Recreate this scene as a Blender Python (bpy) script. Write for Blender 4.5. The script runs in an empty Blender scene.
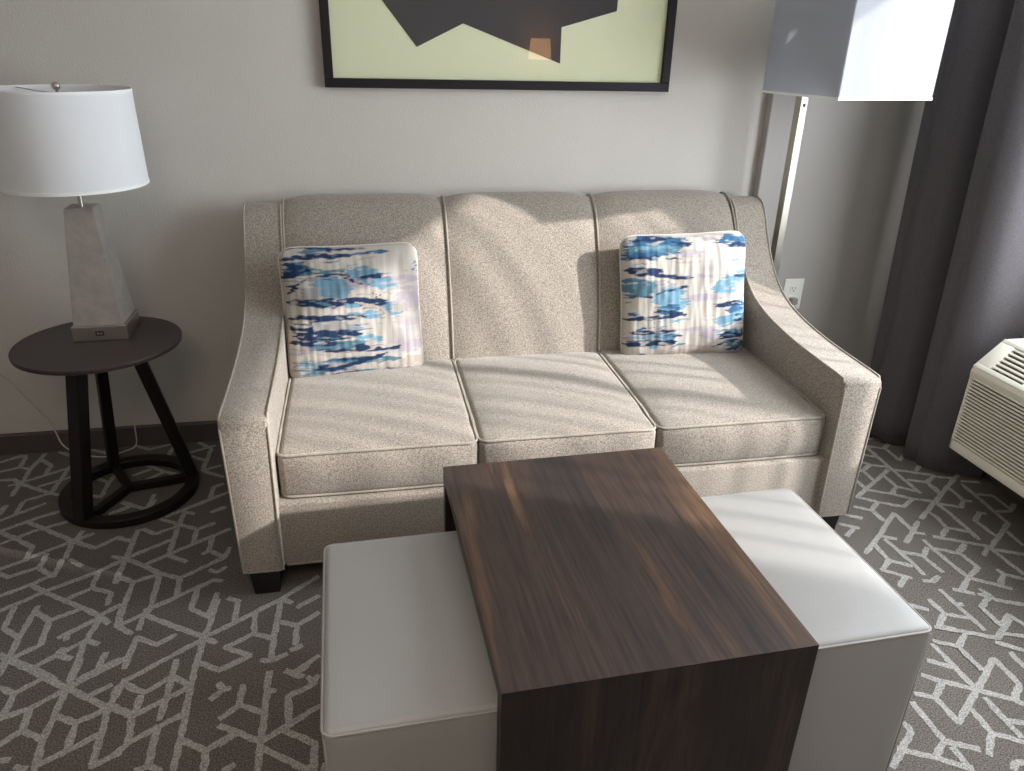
import bpy, bmesh, math, random
from mathutils import Vector, Matrix, noise
random.seed(7)
S = bpy.context.scene
COL = S.collection
PI = math.pi

# ------------------------------------------------------------------ camera
cam_d = bpy.data.cameras.new('camera')
cam = bpy.data.objects.new('camera', cam_d); COL.objects.link(cam)
F_PX = 751.9
cam_d.sensor_fit = 'HORIZONTAL'; cam_d.sensor_width = 36.0
cam_d.lens = F_PX / 1024 * 36.0
cam_d.clip_start = 0.05
pitch, yaw, roll = map(math.radians, (-24.422, -11.497, 1.410))
Fw = Vector((-math.sin(yaw)*math.cos(pitch), math.cos(yaw)*math.cos(pitch), math.sin(pitch)))
R0 = Vector((math.cos(yaw), math.sin(yaw), 0)); U0 = R0.cross(Fw)
Rt = math.cos(roll)*R0 + math.sin(roll)*U0
Up = -math.sin(roll)*R0 + math.cos(roll)*U0
M = Matrix((Rt, Up, -Fw)).transposed().to_4x4()
M.translation = Vector((-0.5768, -2.9417, 1.5270))
cam.matrix_world = M
S.camera = cam

# ------------------------------------------------------------------ light and exposure
S.view_settings.view_transform = 'Standard'
S.view_settings.look = 'None'
S.view_settings.gamma = 1.0
S.view_settings.use_curve_mapping = False
S.view_settings.exposure = 0.0
S.cycles.caustics_reflective = False

world = bpy.data.worlds.new('daylight'); S.world = world
world.use_nodes = True
wb = world.node_tree.nodes['Background']
wb.inputs[0].default_value = (0.75, 0.87, 1.0, 1); wb.inputs[1].default_value = 1.2

SUN_DIR = Vector((-1.0, 0.50, -0.55)).normalized()
sl = bpy.data.lights.new('sun', 'SUN'); sl.energy = 20.0; sl.angle = math.radians(1.2)
sl.color = (1.0, 0.98, 0.95)
sun = bpy.data.objects.new('sun', sl); COL.objects.link(sun)
sun.rotation_euler = SUN_DIR.to_track_quat('-Z', 'Y').to_euler()
sun.location = (4, -2, 4)

WY0, WY1, WZ0, WZ1 = -2.55, -0.55, 0.72, 2.19       # window opening in the right wall
WX = 1.80
al = bpy.data.lights.new('window_daylight', 'AREA'); al.shape = 'RECTANGLE'
al.size = WZ1-WZ0-.05; al.size_y = WY1-WY0-.05; al.energy = 66; al.color = (0.83, 0.92, 1.0)
alo = bpy.data.objects.new('window_daylight', al); COL.objects.link(alo)
alo.location = (1.738, (WY0+WY1)/2, (WZ0+WZ1)/2)
alo.rotation_euler = (0, math.radians(90), 0)
cl = bpy.data.lights.new('room_fill_light', 'AREA'); cl.shape = 'DISK'; cl.size = 1.2; cl.energy = 20  # unseen fill lamp, added to brighten the room from behind the camera
cl.color = (1.0, 0.86, 0.72)
clo = bpy.data.objects.new('room_fill_light', cl); COL.objects.link(clo)
clo.location = (-1.0, -3.3, 2.40)

# ------------------------------------------------------------------ materials
def srgb(r, g, b):
    f = lambda c: (c/255/12.92) if c/255 <= .04045 else ((c/255+.055)/1.055)**2.4
    return (f(r), f(g), f(b), 1)
def mat(name, col, rough=.6, metal=0., spec=.5):
    m = bpy.data.materials.new(name); m.use_nodes = True
    b = m.node_tree.nodes['Principled BSDF']
    b.inputs['Base Color'].default_value = col; b.inputs['Roughness'].default_value = rough
    b.inputs['Metallic'].default_value = metal; b.inputs['Specular IOR Level'].default_value = spec
    return m
def N(m, t, **kw):
    n = m.node_tree.nodes.new(t)
    for k, v in kw.items():
        if k in n.inputs: n.inputs[k].default_value = v
        else: setattr(n, k, v)
    return n
def LK(m, a, b): m.node_tree.links.new(a, b)
def B(m): return m.node_tree.nodes['Principled BSDF']
def coords(m, scale=(1,1,1), rot=(0,0,0)):
    tc = N(m, 'ShaderNodeTexCoord'); mp = N(m, 'ShaderNodeMapping')
    mp.inputs['Scale'].default_value = scale; mp.inputs['Rotation'].default_value = rot
    LK(m, tc.outputs['Object'], mp.inputs['Vector']); return mp.outputs[0]
def ramp(m, fac, stops, interp='LINEAR'):
    r = N(m, 'ShaderNodeValToRGB'); cr = r.color_ramp; cr.interpolation = interp
    while len(cr.elements) < len(stops): cr.elements.new(.5)
    for e, (p, c) in zip(cr.elements, stops): e.position = p; e.color = c
    LK(m, fac, r.inputs[0]); return r.outputs[0]
def bump(m, h, strength, dist):
    b = N(m, 'ShaderNodeBump', Strength=strength, Distance=dist); LK(m, h, b.inputs['Height'])
    LK(m, b.outputs[0], B(m).inputs['Normal']); return b
def mixc(m, fac, a, b, mode='MIX'):
    x = N(m, 'ShaderNodeMix', data_type='RGBA', blend_type=mode)
    if isinstance(fac, (int, float)): x.inputs[0].default_value = fac
    else: LK(m, fac, x.inputs[0])
    for i, v in ((6, a), (7, b)):
        if isinstance(v, tuple): x.inputs[i].default_value = v
        else: LK(m, v, x.inputs[i])
    return x.outputs[2]

def wall_mat(name, col, rough_plaster=True):
    m = mat(name, col, .75, spec=.25)
    v = coords(m)
    n1 = N(m, 'ShaderNodeTexNoise', Scale=130., Detail=2., Roughness=.5); LK(m, v, n1.inputs['Vector'])
    n2 = N(m, 'ShaderNodeTexNoise', Scale=2.2, Detail=2.); LK(m, v, n2.inputs['Vector'])
    c = ramp(m, n2.outputs[0], [(.3, tuple(x*.97 for x in col[:3])+(1,)), (.7, tuple(min(1, x*1.03) for x in col[:3])+(1,))])
    LK(m, c, B(m).inputs['Base Color'])
    h = ramp(m, n1.outputs[0], [(.54, (0,0,0,1)), (.66, (1,1,1,1))])
    bump(m, h, .24 if rough_plaster else .04, .003)
    return m
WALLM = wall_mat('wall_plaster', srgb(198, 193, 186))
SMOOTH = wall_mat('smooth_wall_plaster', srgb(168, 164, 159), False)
CEILM = mat('ceiling_paint', srgb(235, 233, 228), .9)

def fabric(name, c1, c2, sc=560., bstr=.22, rough=.92, weave=True):
    m = mat(name, c1, rough, spec=.15)
    v = coords(m)
    n = N(m, 'ShaderNodeTexNoise', Scale=sc, Detail=2., Roughness=.7); LK(m, v, n.inputs['Vector'])
    v2 = coords(m, (1, 1, 1))
    n2 = N(m, 'ShaderNodeTexNoise', Scale=sc*.45, Detail=1.5, Roughness=.6); LK(m, v2, n2.inputs['Vector'])
    f = N(m, 'ShaderNodeMath', operation='ADD'); LK(m, n.outputs[0], f.inputs[0]); LK(m, n2.outputs[0], f.inputs[1])
    h = N(m, 'ShaderNodeMath', operation='MULTIPLY'); LK(m, f.outputs[0], h.inputs[0]); h.inputs[1].default_value = .5
    LK(m, ramp(m, h.outputs[0], [(.38, c2), (.62, c1)]), B(m).inputs['Base Color'])
    bump(m, h.outputs[0], bstr, .003)
    B(m).inputs['Sheen Weight'].default_value = .25; B(m).inputs['Sheen Roughness'].default_value = .5
    return m
SOFA = fabric('sofa_tweed', srgb(176, 165, 154), srgb(104, 95, 87))
PIPE = fabric('sofa_piping', srgb(172, 163, 150), srgb(126, 117, 105), 700.)
CURT = fabric('curtain_cloth', srgb(92, 88, 91), srgb(76, 72, 75), 500., .12)
B(CURT).inputs['Sheen Weight'].default_value = .1

def wood(name, dark, mid, lite, rough=.42, along='Y'):
    m = mat(name, mid, rough, spec=.35)
    s = (6., .55, 6.) if along == 'Y' else (9., 9., .9)
    v = coords(m, s)
    w = N(m, 'ShaderNodeTexNoise', Scale=1.1, Detail=8., Roughness=.62, Distortion=.9); LK(m, v, w.inputs['Vector'])
    v2 = coords(m, (60., 2.2, 60.) if along == 'Y' else (60., 60., 2.2))
    g = N(m, 'ShaderNodeTexNoise', Scale=2.5, Detail=4., Roughness=.6); LK(m, v2, g.inputs['Vector'])
    v3 = coords(m, (2.6, .35, 2.6) if along == 'Y' else (2.6, 2.6, .35))
    lo = N(m, 'ShaderNodeTexNoise', Scale=2.2, Detail=3., Distortion=.6); LK(m, v3, lo.inputs['Vector'])
    av = N(m, 'ShaderNodeMix', data_type='FLOAT'); av.inputs[0].default_value = .45
    LK(m, w.outputs[0], av.inputs[2]); LK(m, lo.outputs[0], av.inputs[3])
    c1 = ramp(m, av.outputs[0], [(.38, dark), (.47, mid), (.54, mid), (.62, lite), (.68, mid)])
    c2 = ramp(m, g.outputs[0], [(.32, (.55, .55, .55, 1)), (.62, (1.1, 1.1, 1.1, 1))])
    LK(m, mixc(m, 1., c1, c2, 'MULTIPLY'), B(m).inputs['Base Color'])
    bump(m, g.outputs[0], .08, .001)
    return m
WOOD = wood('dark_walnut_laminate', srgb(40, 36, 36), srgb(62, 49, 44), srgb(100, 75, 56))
WOODV = wood('shaded_walnut_panel', srgb(30, 25, 24), srgb(42, 34, 32), srgb(62, 49, 42), along='Z')  # walnut again for the upright panels, their shade put into the colour
ESPR = mat('espresso_lacquer', srgb(50, 40, 40), .38, spec=.5)
ESPB = mat('black_brown_wood', srgb(26, 21, 21), .5, spec=.3)
VINYL = mat('grey_vinyl', srgb(150, 147, 144), .42, spec=.45)
_v = coords(VINYL); _n = N(VINYL, 'ShaderNodeTexNoise', Scale=260., Detail=2.); LK(VINYL, _v, _n.inputs['Vector']); 
_n3 = N(VINYL, 'ShaderNodeTexNoise', Scale=5., Detail=2.); LK(VINYL, _v, _n3.inputs['Vector'])
_a = N(VINYL, 'ShaderNodeMath', operation='MULTIPLY_ADD'); LK(VINYL, _n3.outputs[0], _a.inputs[0]); _a.inputs[1].default_value = 6.; LK(VINYL, _n.outputs[0], _a.inputs[2])
bump(VINYL, _a.outputs[0], .25, .0012)
VPIPE = mat('grey_vinyl_piping', srgb(150, 146, 141), .4)
BLACKM = mat('black_foot', srgb(20, 19, 20), .5)
NICKEL = mat('brushed_nickel', srgb(196, 190, 182), .32, 1.)
STEELL = mat('brushed_pole_metal', srgb(168, 163, 152), .34, 1.)
SILVER = mat('silver_leaf', srgb(178, 172, 164), .36, .55)
_v = coords(SILVER, (6, 6, 6)); _n = N(SILVER, 'ShaderNodeTexNoise', Scale=2.5, Detail=5., Roughness=.7); LK(SILVER, _v, _n.inputs['Vector'])
LK(SILVER, ramp(SILVER, _n.outputs[0], [(.3, srgb(160, 155, 148)), (.7, srgb(184, 179, 172))]), B(SILVER).inputs['Base Color'])
BASEB = mat('dark_baseboard', srgb(78, 70, 68), .55)
WHITEP = mat('white_plastic', srgb(232, 230, 224), .4)
SLOTM = mat('dark_slot', srgb(30, 28, 27), .6)
ACM = mat('cream_plastic', srgb(214, 210, 196), .45)
ACG = mat('air_conditioner_recess', srgb(62, 58, 52), .7)
CORDM = mat('clear_white_cord', srgb(205, 195, 180), .4)
FRAMEM = mat('black_frame', srgb(34, 29, 32), .5, spec=.2)
ARTP = mat('cream_paper', srgb(222, 224, 188), .8)
ARTB = mat('charcoal_print', srgb(40, 36, 40), .7)

def shade_mat(name, col, tr=.35):
    m = bpy.data.materials.new(name); m.use_nodes = True; nt = m.node_tree; nt.nodes.clear()
    o = N(m, 'ShaderNodeOutputMaterial'); d = N(m, 'ShaderNodeBsdfDiffuse'); t = N(m, 'ShaderNodeBsdfTranslucent')
    d.inputs[0].default_value = col; t.inputs[0].default_value = col
    mx = N(m, 'ShaderNodeMixShader'); mx.inputs[0].default_value = tr
    LK(m, d.outputs[0], mx.inputs[1]); LK(m, t.outputs[0], mx.inputs[2]); LK(m, mx.outputs[0], o.inputs[0])
    tc = N(m, 'ShaderNodeTexCoord'); n = N(m, 'ShaderNodeTexNoise', Scale=500., Detail=1.); LK(m, tc.outputs['Object'], n.inputs['Vector'])
    b = N(m, 'ShaderNodeBump', Strength=.1, Distance=.001); LK(m, n.outputs[0], b.inputs['Height']); LK(m, b.outputs[0], d.inputs['Normal'])
    return m
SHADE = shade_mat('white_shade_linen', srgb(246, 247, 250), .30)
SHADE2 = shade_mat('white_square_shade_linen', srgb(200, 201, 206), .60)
TRIM = mat('shade_trim', srgb(240, 240, 240), .8)

def glass_mat(name):
    m = bpy.data.materials.new(name); m.use_nodes = True; nt = m.node_tree; nt.nodes.clear()
    o = N(m, 'ShaderNodeOutputMaterial'); g = N(m, 'ShaderNodeBsdfGlossy', Roughness=.01); t = N(m, 'ShaderNodeBsdfTransparent')
    mx = N(m, 'ShaderNodeMixShader'); mx.inputs[0].default_value = .045
    LK(m, t.outputs[0], mx.inputs[1]); LK(m, g.outputs[0], mx.inputs[2]); LK(m, mx.outputs[0], o.inputs[0])
    return m
GLASS = glass_mat('clear_glass')
def sheer_mat():
    m = bpy.data.materials.new('sheer_cloth'); m.use_nodes = True; nt = m.node_tree; nt.nodes.clear()
    o = N(m, 'ShaderNodeOutputMaterial'); d = N(m, 'ShaderNodeBsdfTranslucent'); t = N(m, 'ShaderNodeBsdfTransparent')
    d.inputs[0].default_value = srgb(245, 245, 245)
    t.inputs[0].default_value = (1, 1, 1, 1)
    mx = N(m, 'ShaderNodeMixShader')      # cloth seen edge-on lets less light straight through
    ge = N(m, 'ShaderNodeNewGeometry'); dt = N(m, 'ShaderNodeVectorMath', operation='DOT_PRODUCT')
    LK(m, ge.outputs['Normal'], dt.inputs[0]); LK(m, ge.outputs['Incoming'], dt.inputs[1])
    ab = N(m, 'ShaderNodeMath', operation='ABSOLUTE'); LK(m, dt.outputs['Value'], ab.inputs[0])
    mxm = N(m, 'ShaderNodeMath', operation='MAXIMUM'); LK(m, ab.outputs[0], mxm.inputs[0]); mxm.inputs[1].default_value = .08
    iv = N(m, 'ShaderNodeMath', operation='DIVIDE'); iv.inputs[0].default_value = 1.; LK(m, mxm.outputs[0], iv.inputs[1])
    pw = N(m, 'ShaderNodeMath', operation='POWER'); pw.inputs[0].default_value = .42; LK(m, iv.outputs[0], pw.inputs[1])
    om = N(m, 'ShaderNodeMath', operation='SUBTRACT'); om.inputs[0].default_value = 1.; LK(m, pw.outputs[0], om.inputs[1])
    LK(m, om.outputs[0], mx.inputs[0])
    LK(m, t.outputs[0], mx.inputs[1]); LK(m, d.outputs[0], mx.inputs[2]); LK(m, mx.outputs[0], o.inputs[0])
    return m
SHEER = sheer_mat()

# carpet: two pile colours, same fibre noise
def carpet_mat(name, c1, c2):
    m = mat(name, c1, .95, spec=.1)
    v = coords(m)
    n = N(m, 'ShaderNodeTexNoise', Scale=260., Detail=2., Roughness=.75); LK(m, v, n.inputs['Vector'])
    n2 = N(m, 'ShaderNodeTexNoise', Scale=9., Detail=3.); LK(m, v, n2.inputs['Vector'])
    c = ramp(m, n.outputs[0], [(.36, c2), (.64, c1)])
    k = ramp(m, n2.outputs[0], [(.3, (.88, .88, .88, 1)), (.7, (1, 1, 1, 1))])
    LK(m, mixc(m, 1., c, k, 'MULTIPLY'), B(m).inputs['Base Color'])
    bump(m, n.outputs[0], .5, .005)
    return m
CARP = carpet_mat('carpet_pile', srgb(134, 127, 120), srgb(72, 67, 63))
CARPL = carpet_mat('carpet_light_lines', srgb(194, 191, 186), srgb(128, 125, 121))

# ------------------------------------------------------------------ mesh helpers
def obj(name, bm, m, parent=None, smooth=False, mats=None):
    me = bpy.data.meshes.new(name)
    bmesh.ops.recalc_face_normals(bm, faces=bm.faces)
    bm.to_mesh(me); bm.free()
    for x in (mats or [m]): me.materials.append(x)
    if smooth:
        for p in me.polygons: p.use_smooth = True
        if smooth is not True: me.set_sharp_from_angle(angle=math.radians(smooth))
    o = bpy.data.objects.new(name, me); COL.objects.link(o)
    if parent: o.parent = parent
    return o
def thing(name, label, cat, loc=(0,0,0), rz=0, group=None):
    o = bpy.data.objects.new(name, None); COL.objects.link(o)
    o.empty_display_size = .1
    o.location = loc; o.rotation_euler = (0, 0, rz); tag(o, label, cat, group); return o
def tag(o, label, cat, group=None):
    o['label'] = label; o['category'] = cat
    if group: o['group'] = group
    return o
def struct(name, bm, m, parent=None, **k):
    o = obj(name, bm, m, parent, **k)
    if not parent: o['kind'] = 'structure'
    return o
def box(bm, x0, x1, y0, y1, z0, z1, bev=0., seg=2, mi=0):
    r = bmesh.ops.create_cube(bm, size=1)['verts']
    for v in r:
        v.co = Vector(((x0+x1)/2+v.co.x*(x1-x0), (y0+y1)/2+v.co.y*(y1-y0), (z0+z1)/2+v.co.z*(z1-z0)))
    fs = set(f for v in r for f in v.link_faces)
    for f in fs: f.material_index = mi
    if bev > 0:
        es = list(set(e for v in r for e in v.link_edges))
        bmesh.ops.bevel(bm, geom=es, offset=bev, segments=seg, profile=.5, affect='EDGES')
    return bm
def nb(): return bmesh.new()
def tube(bm, pts, r, n=8, closed=False, caps=True):
    pts = [Vector(p) for p in pts]; L = len(pts); rings = []
    pn = None
    for i, p in enumerate(pts):
        a = pts[(i-1) % L] if (closed or i > 0) else p
        b = pts[(i+1) % L] if (closed or i < L-1) else p
        t = (b-a).normalized()
        if pn is None:
            u = t.orthogonal().normalized()
        else:
            u = (pn - t*pn.dot(t)).normalized()
        pn = u; w = t.cross(u)
        rr = r(i/(L-1)) if callable(r) else r
        rings.append([bm.verts.new(p + (u*math.cos(k*2*PI/n)+w*math.sin(k*2*PI/n))*rr) for k in range(n)])
    m = L if closed else L-1
    for i in range(m):
        A, Bq = rings[i], rings[(i+1) % L]
        off = 0
        if closed and i == L-1:   # match the seam
            off = min(range(n), key=lambda s: (A[0].co-Bq[s].co).length)
        for k in range(n):
            bm.faces.new((A[k], A[(k+1) % n], Bq[(k+1+off) % n], Bq[(k+off) % n]))
    if caps and not closed:
        bm.faces.new(rings[0][::-1]); bm.faces.new(rings[-1])
    return bm
def smooth_path(pts, k=6, closed=False):
    pts = [Vector(p) for p in pts]; out = []; n = len(pts)
    for i in range(n if closed else n-1):
        g = lambda j: pts[j % n] if closed else pts[max(0, min(n-1, j))]
        p0, p1, p2, p3 = g(i-1), g(i), g(i+1), g(i+2)
        for s in range(k):
            t = s/k
            out.append(.5*((2*p1)+(-p0+p2)*t+(2*p0-5*p1+4*p2-p3)*t*t+(-p0+3*p1-3*p2+p3)*t**3))
    if not closed: out.append(pts[-1])
    return out
def lathe(bm, prof, n=48, cx=0, cy=0, cap=False):
    rings = []
    for r, z in prof:
        rings.append([bm.verts.new((cx+r*math.cos(k*2*PI/n), cy+r*math.sin(k*2*PI/n), z)) for k in range(n)])
    for A, C in zip(rings, rings[1:]):
        for k in range(n): bm.faces.new((A[k], A[(k+1) % n], C[(k+1) % n], C[k]))
    if cap: bm.faces.new(rings[0][::-1]); bm.faces.new(rings[-1])
    return bm
def roundbox(bm, h, r, n=14, f=None, c=(0,0,0)):
    """cushion: rounded box of half extents h, corner radius r; f bends every point"""
    def ts(hh):
        a = (hh-r)/hh
        core = [-a + 2*a*i/n for i in range(n+1)]
        return [-1, -1+(1-a)*.35, -1+(1-a)*.7] + core + [1-(1-a)*.7, 1-(1-a)*.35, 1]
    T = [ts(x) for x in h]; cache = {}
    def V(i, j, k):
        key = (i, j, k)
        if key not in cache:
            q = Vector((T[0][i]*h[0], T[1][j]*h[1], T[2][k]*h[2]))
            s = Vector(max(-(h[a]-r), min(h[a]-r, q[a])) for a in range(3))
            d = q-s
            p = s + d.normalized()*r if d.length > 1e-9 else q
            if f: p = f(p)
            cache[key] = bm.verts.new(p+Vector(c))
        return cache[key]
    m = len(T[0])-1
    for i in range(m):
        for j in range(m):
            bm.faces.new((V(i,j,0), V(i,j+1,0), V(i+1,j+1,0), V(i+1,j,0)))
            bm.faces.new((V(i,j,m), V(i+1,j,m), V(i+1,j+1,m), V(i,j+1,m)))
            bm.faces.new((V(i,0,j), V(i+1,0,j), V(i+1,0,j+1), V(i,0,j+1)))
            bm.faces.new((V(i,m,j), V(i,m,j+1), V(i+1,m,j+1), V(i+1,m,j)))
            bm.faces.new((V(0,i,j), V(0,i,j+1), V(0,i+1,j+1), V(0,i+1,j)))
            bm.faces.new((V(m,i,j), V(m,i+1,j), V(m,i+1,j+1), V(m,i,j+1)))
    return bm
def prism_x(bm, prof, x0, x1, bev=0., seg=3, taper=None):
    """closed (y,z) profile extruded along x"""
    A = [bm.verts.new((x0, y, z)) for y, z in prof]; C = [bm.verts.new((x1, y, z)) for y, z in prof]
    n = len(prof); f0 = bm.faces.new(A); f1 = bm.faces.new(C[::-1])
    for i in range(n): bm.faces.new((A[i], C[i], C[(i+1) % n], A[(i+1) % n]))
    if bev:
        bmesh.ops.bevel(bm, geom=list(f0.edges)+list(f1.edges), offset=bev, segments=seg, profile=.5, affect='EDGES')
    if taper:
        for v in bm.verts: v.co = taper(v.co)
    return bm

# ------------------------------------------------------------------ room shell
RX0, RY0, H = -3.2, -4.8, 2.45
def quadbox(*a): return box(nb(), *a)
struct('wall_back', quadbox(RX0-.1, WX+.1, 0, .1, -.05, H), WALLM)
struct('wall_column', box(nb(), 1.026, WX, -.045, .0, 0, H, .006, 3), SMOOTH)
struct('wall_left', quadbox(RX0-.1, RX0, RY0, 0, 0, H), WALLM)
struct('wall_front', quadbox(RX0-.1, WX+.1, RY0-.1, RY0, 0, H), WALLM)
b = nb()
box(b, WX, WX+.12, WY1, 0, 0, H); box(b, WX, WX+.12, RY0, WY0, 0, H)
box(b, WX, WX+.12, WY0, WY1, 0, WZ0); box(b, WX, WX+.12, WY0, WY1, WZ1, H)
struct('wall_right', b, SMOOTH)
struct('ceiling', quadbox(RX0-.1, WX+.1, RY0-.1, .1, H, H+.08), CEILM)
# window frame, pane, sill
b = nb(); yy = (WY0+WY1)/2
for a in ((WY0, WY0+.05, WZ0, WZ1), (WY1-.05, WY1, WZ0, WZ1), (WY0+.05, WY1-.05, WZ0, WZ0+.05), (WY0+.05, WY1-.05, WZ1-.05, WZ1)):
    box(b, WX+.04, WX+.09, *a)
box(b, WX+.04, WX+.09, yy-.02, yy+.02, WZ0+.05, WZ1-.05)
wf = struct('window_1', b, WHITEP)
obj('pane', quadbox(WX+.062, WX+.066, WY0+.04, WY1-.04, WZ0+.04, WZ1-.04), GLASS, wf)
obj('window_sill', box(nb(), WX-.03, WX+.05, WY0, WY1, WZ0-.03, WZ0, .004), WHITEP, wf)
# baseboards
bbp = [(-.016, 0), (-.016, .080), (-.011, .086), (0, .086), (0, 0)]
b = nb(); prism_x(b, bbp, RX0, 1.026)
struct('baseboard_back', b, BASEB)
b = nb(); prism_x(b, [(y-.045, z) for y, z in bbp], 1.012, WX)
struct('baseboard_column', b, BASEB)
struct('baseboard_left', quadbox(RX0, RX0+.014, RY0, -.016, 0, .086), BASEB)
struct('baseboard_right', quadbox(WX-.014, WX, RY0, -.096, 0, .086), BASEB)

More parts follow.
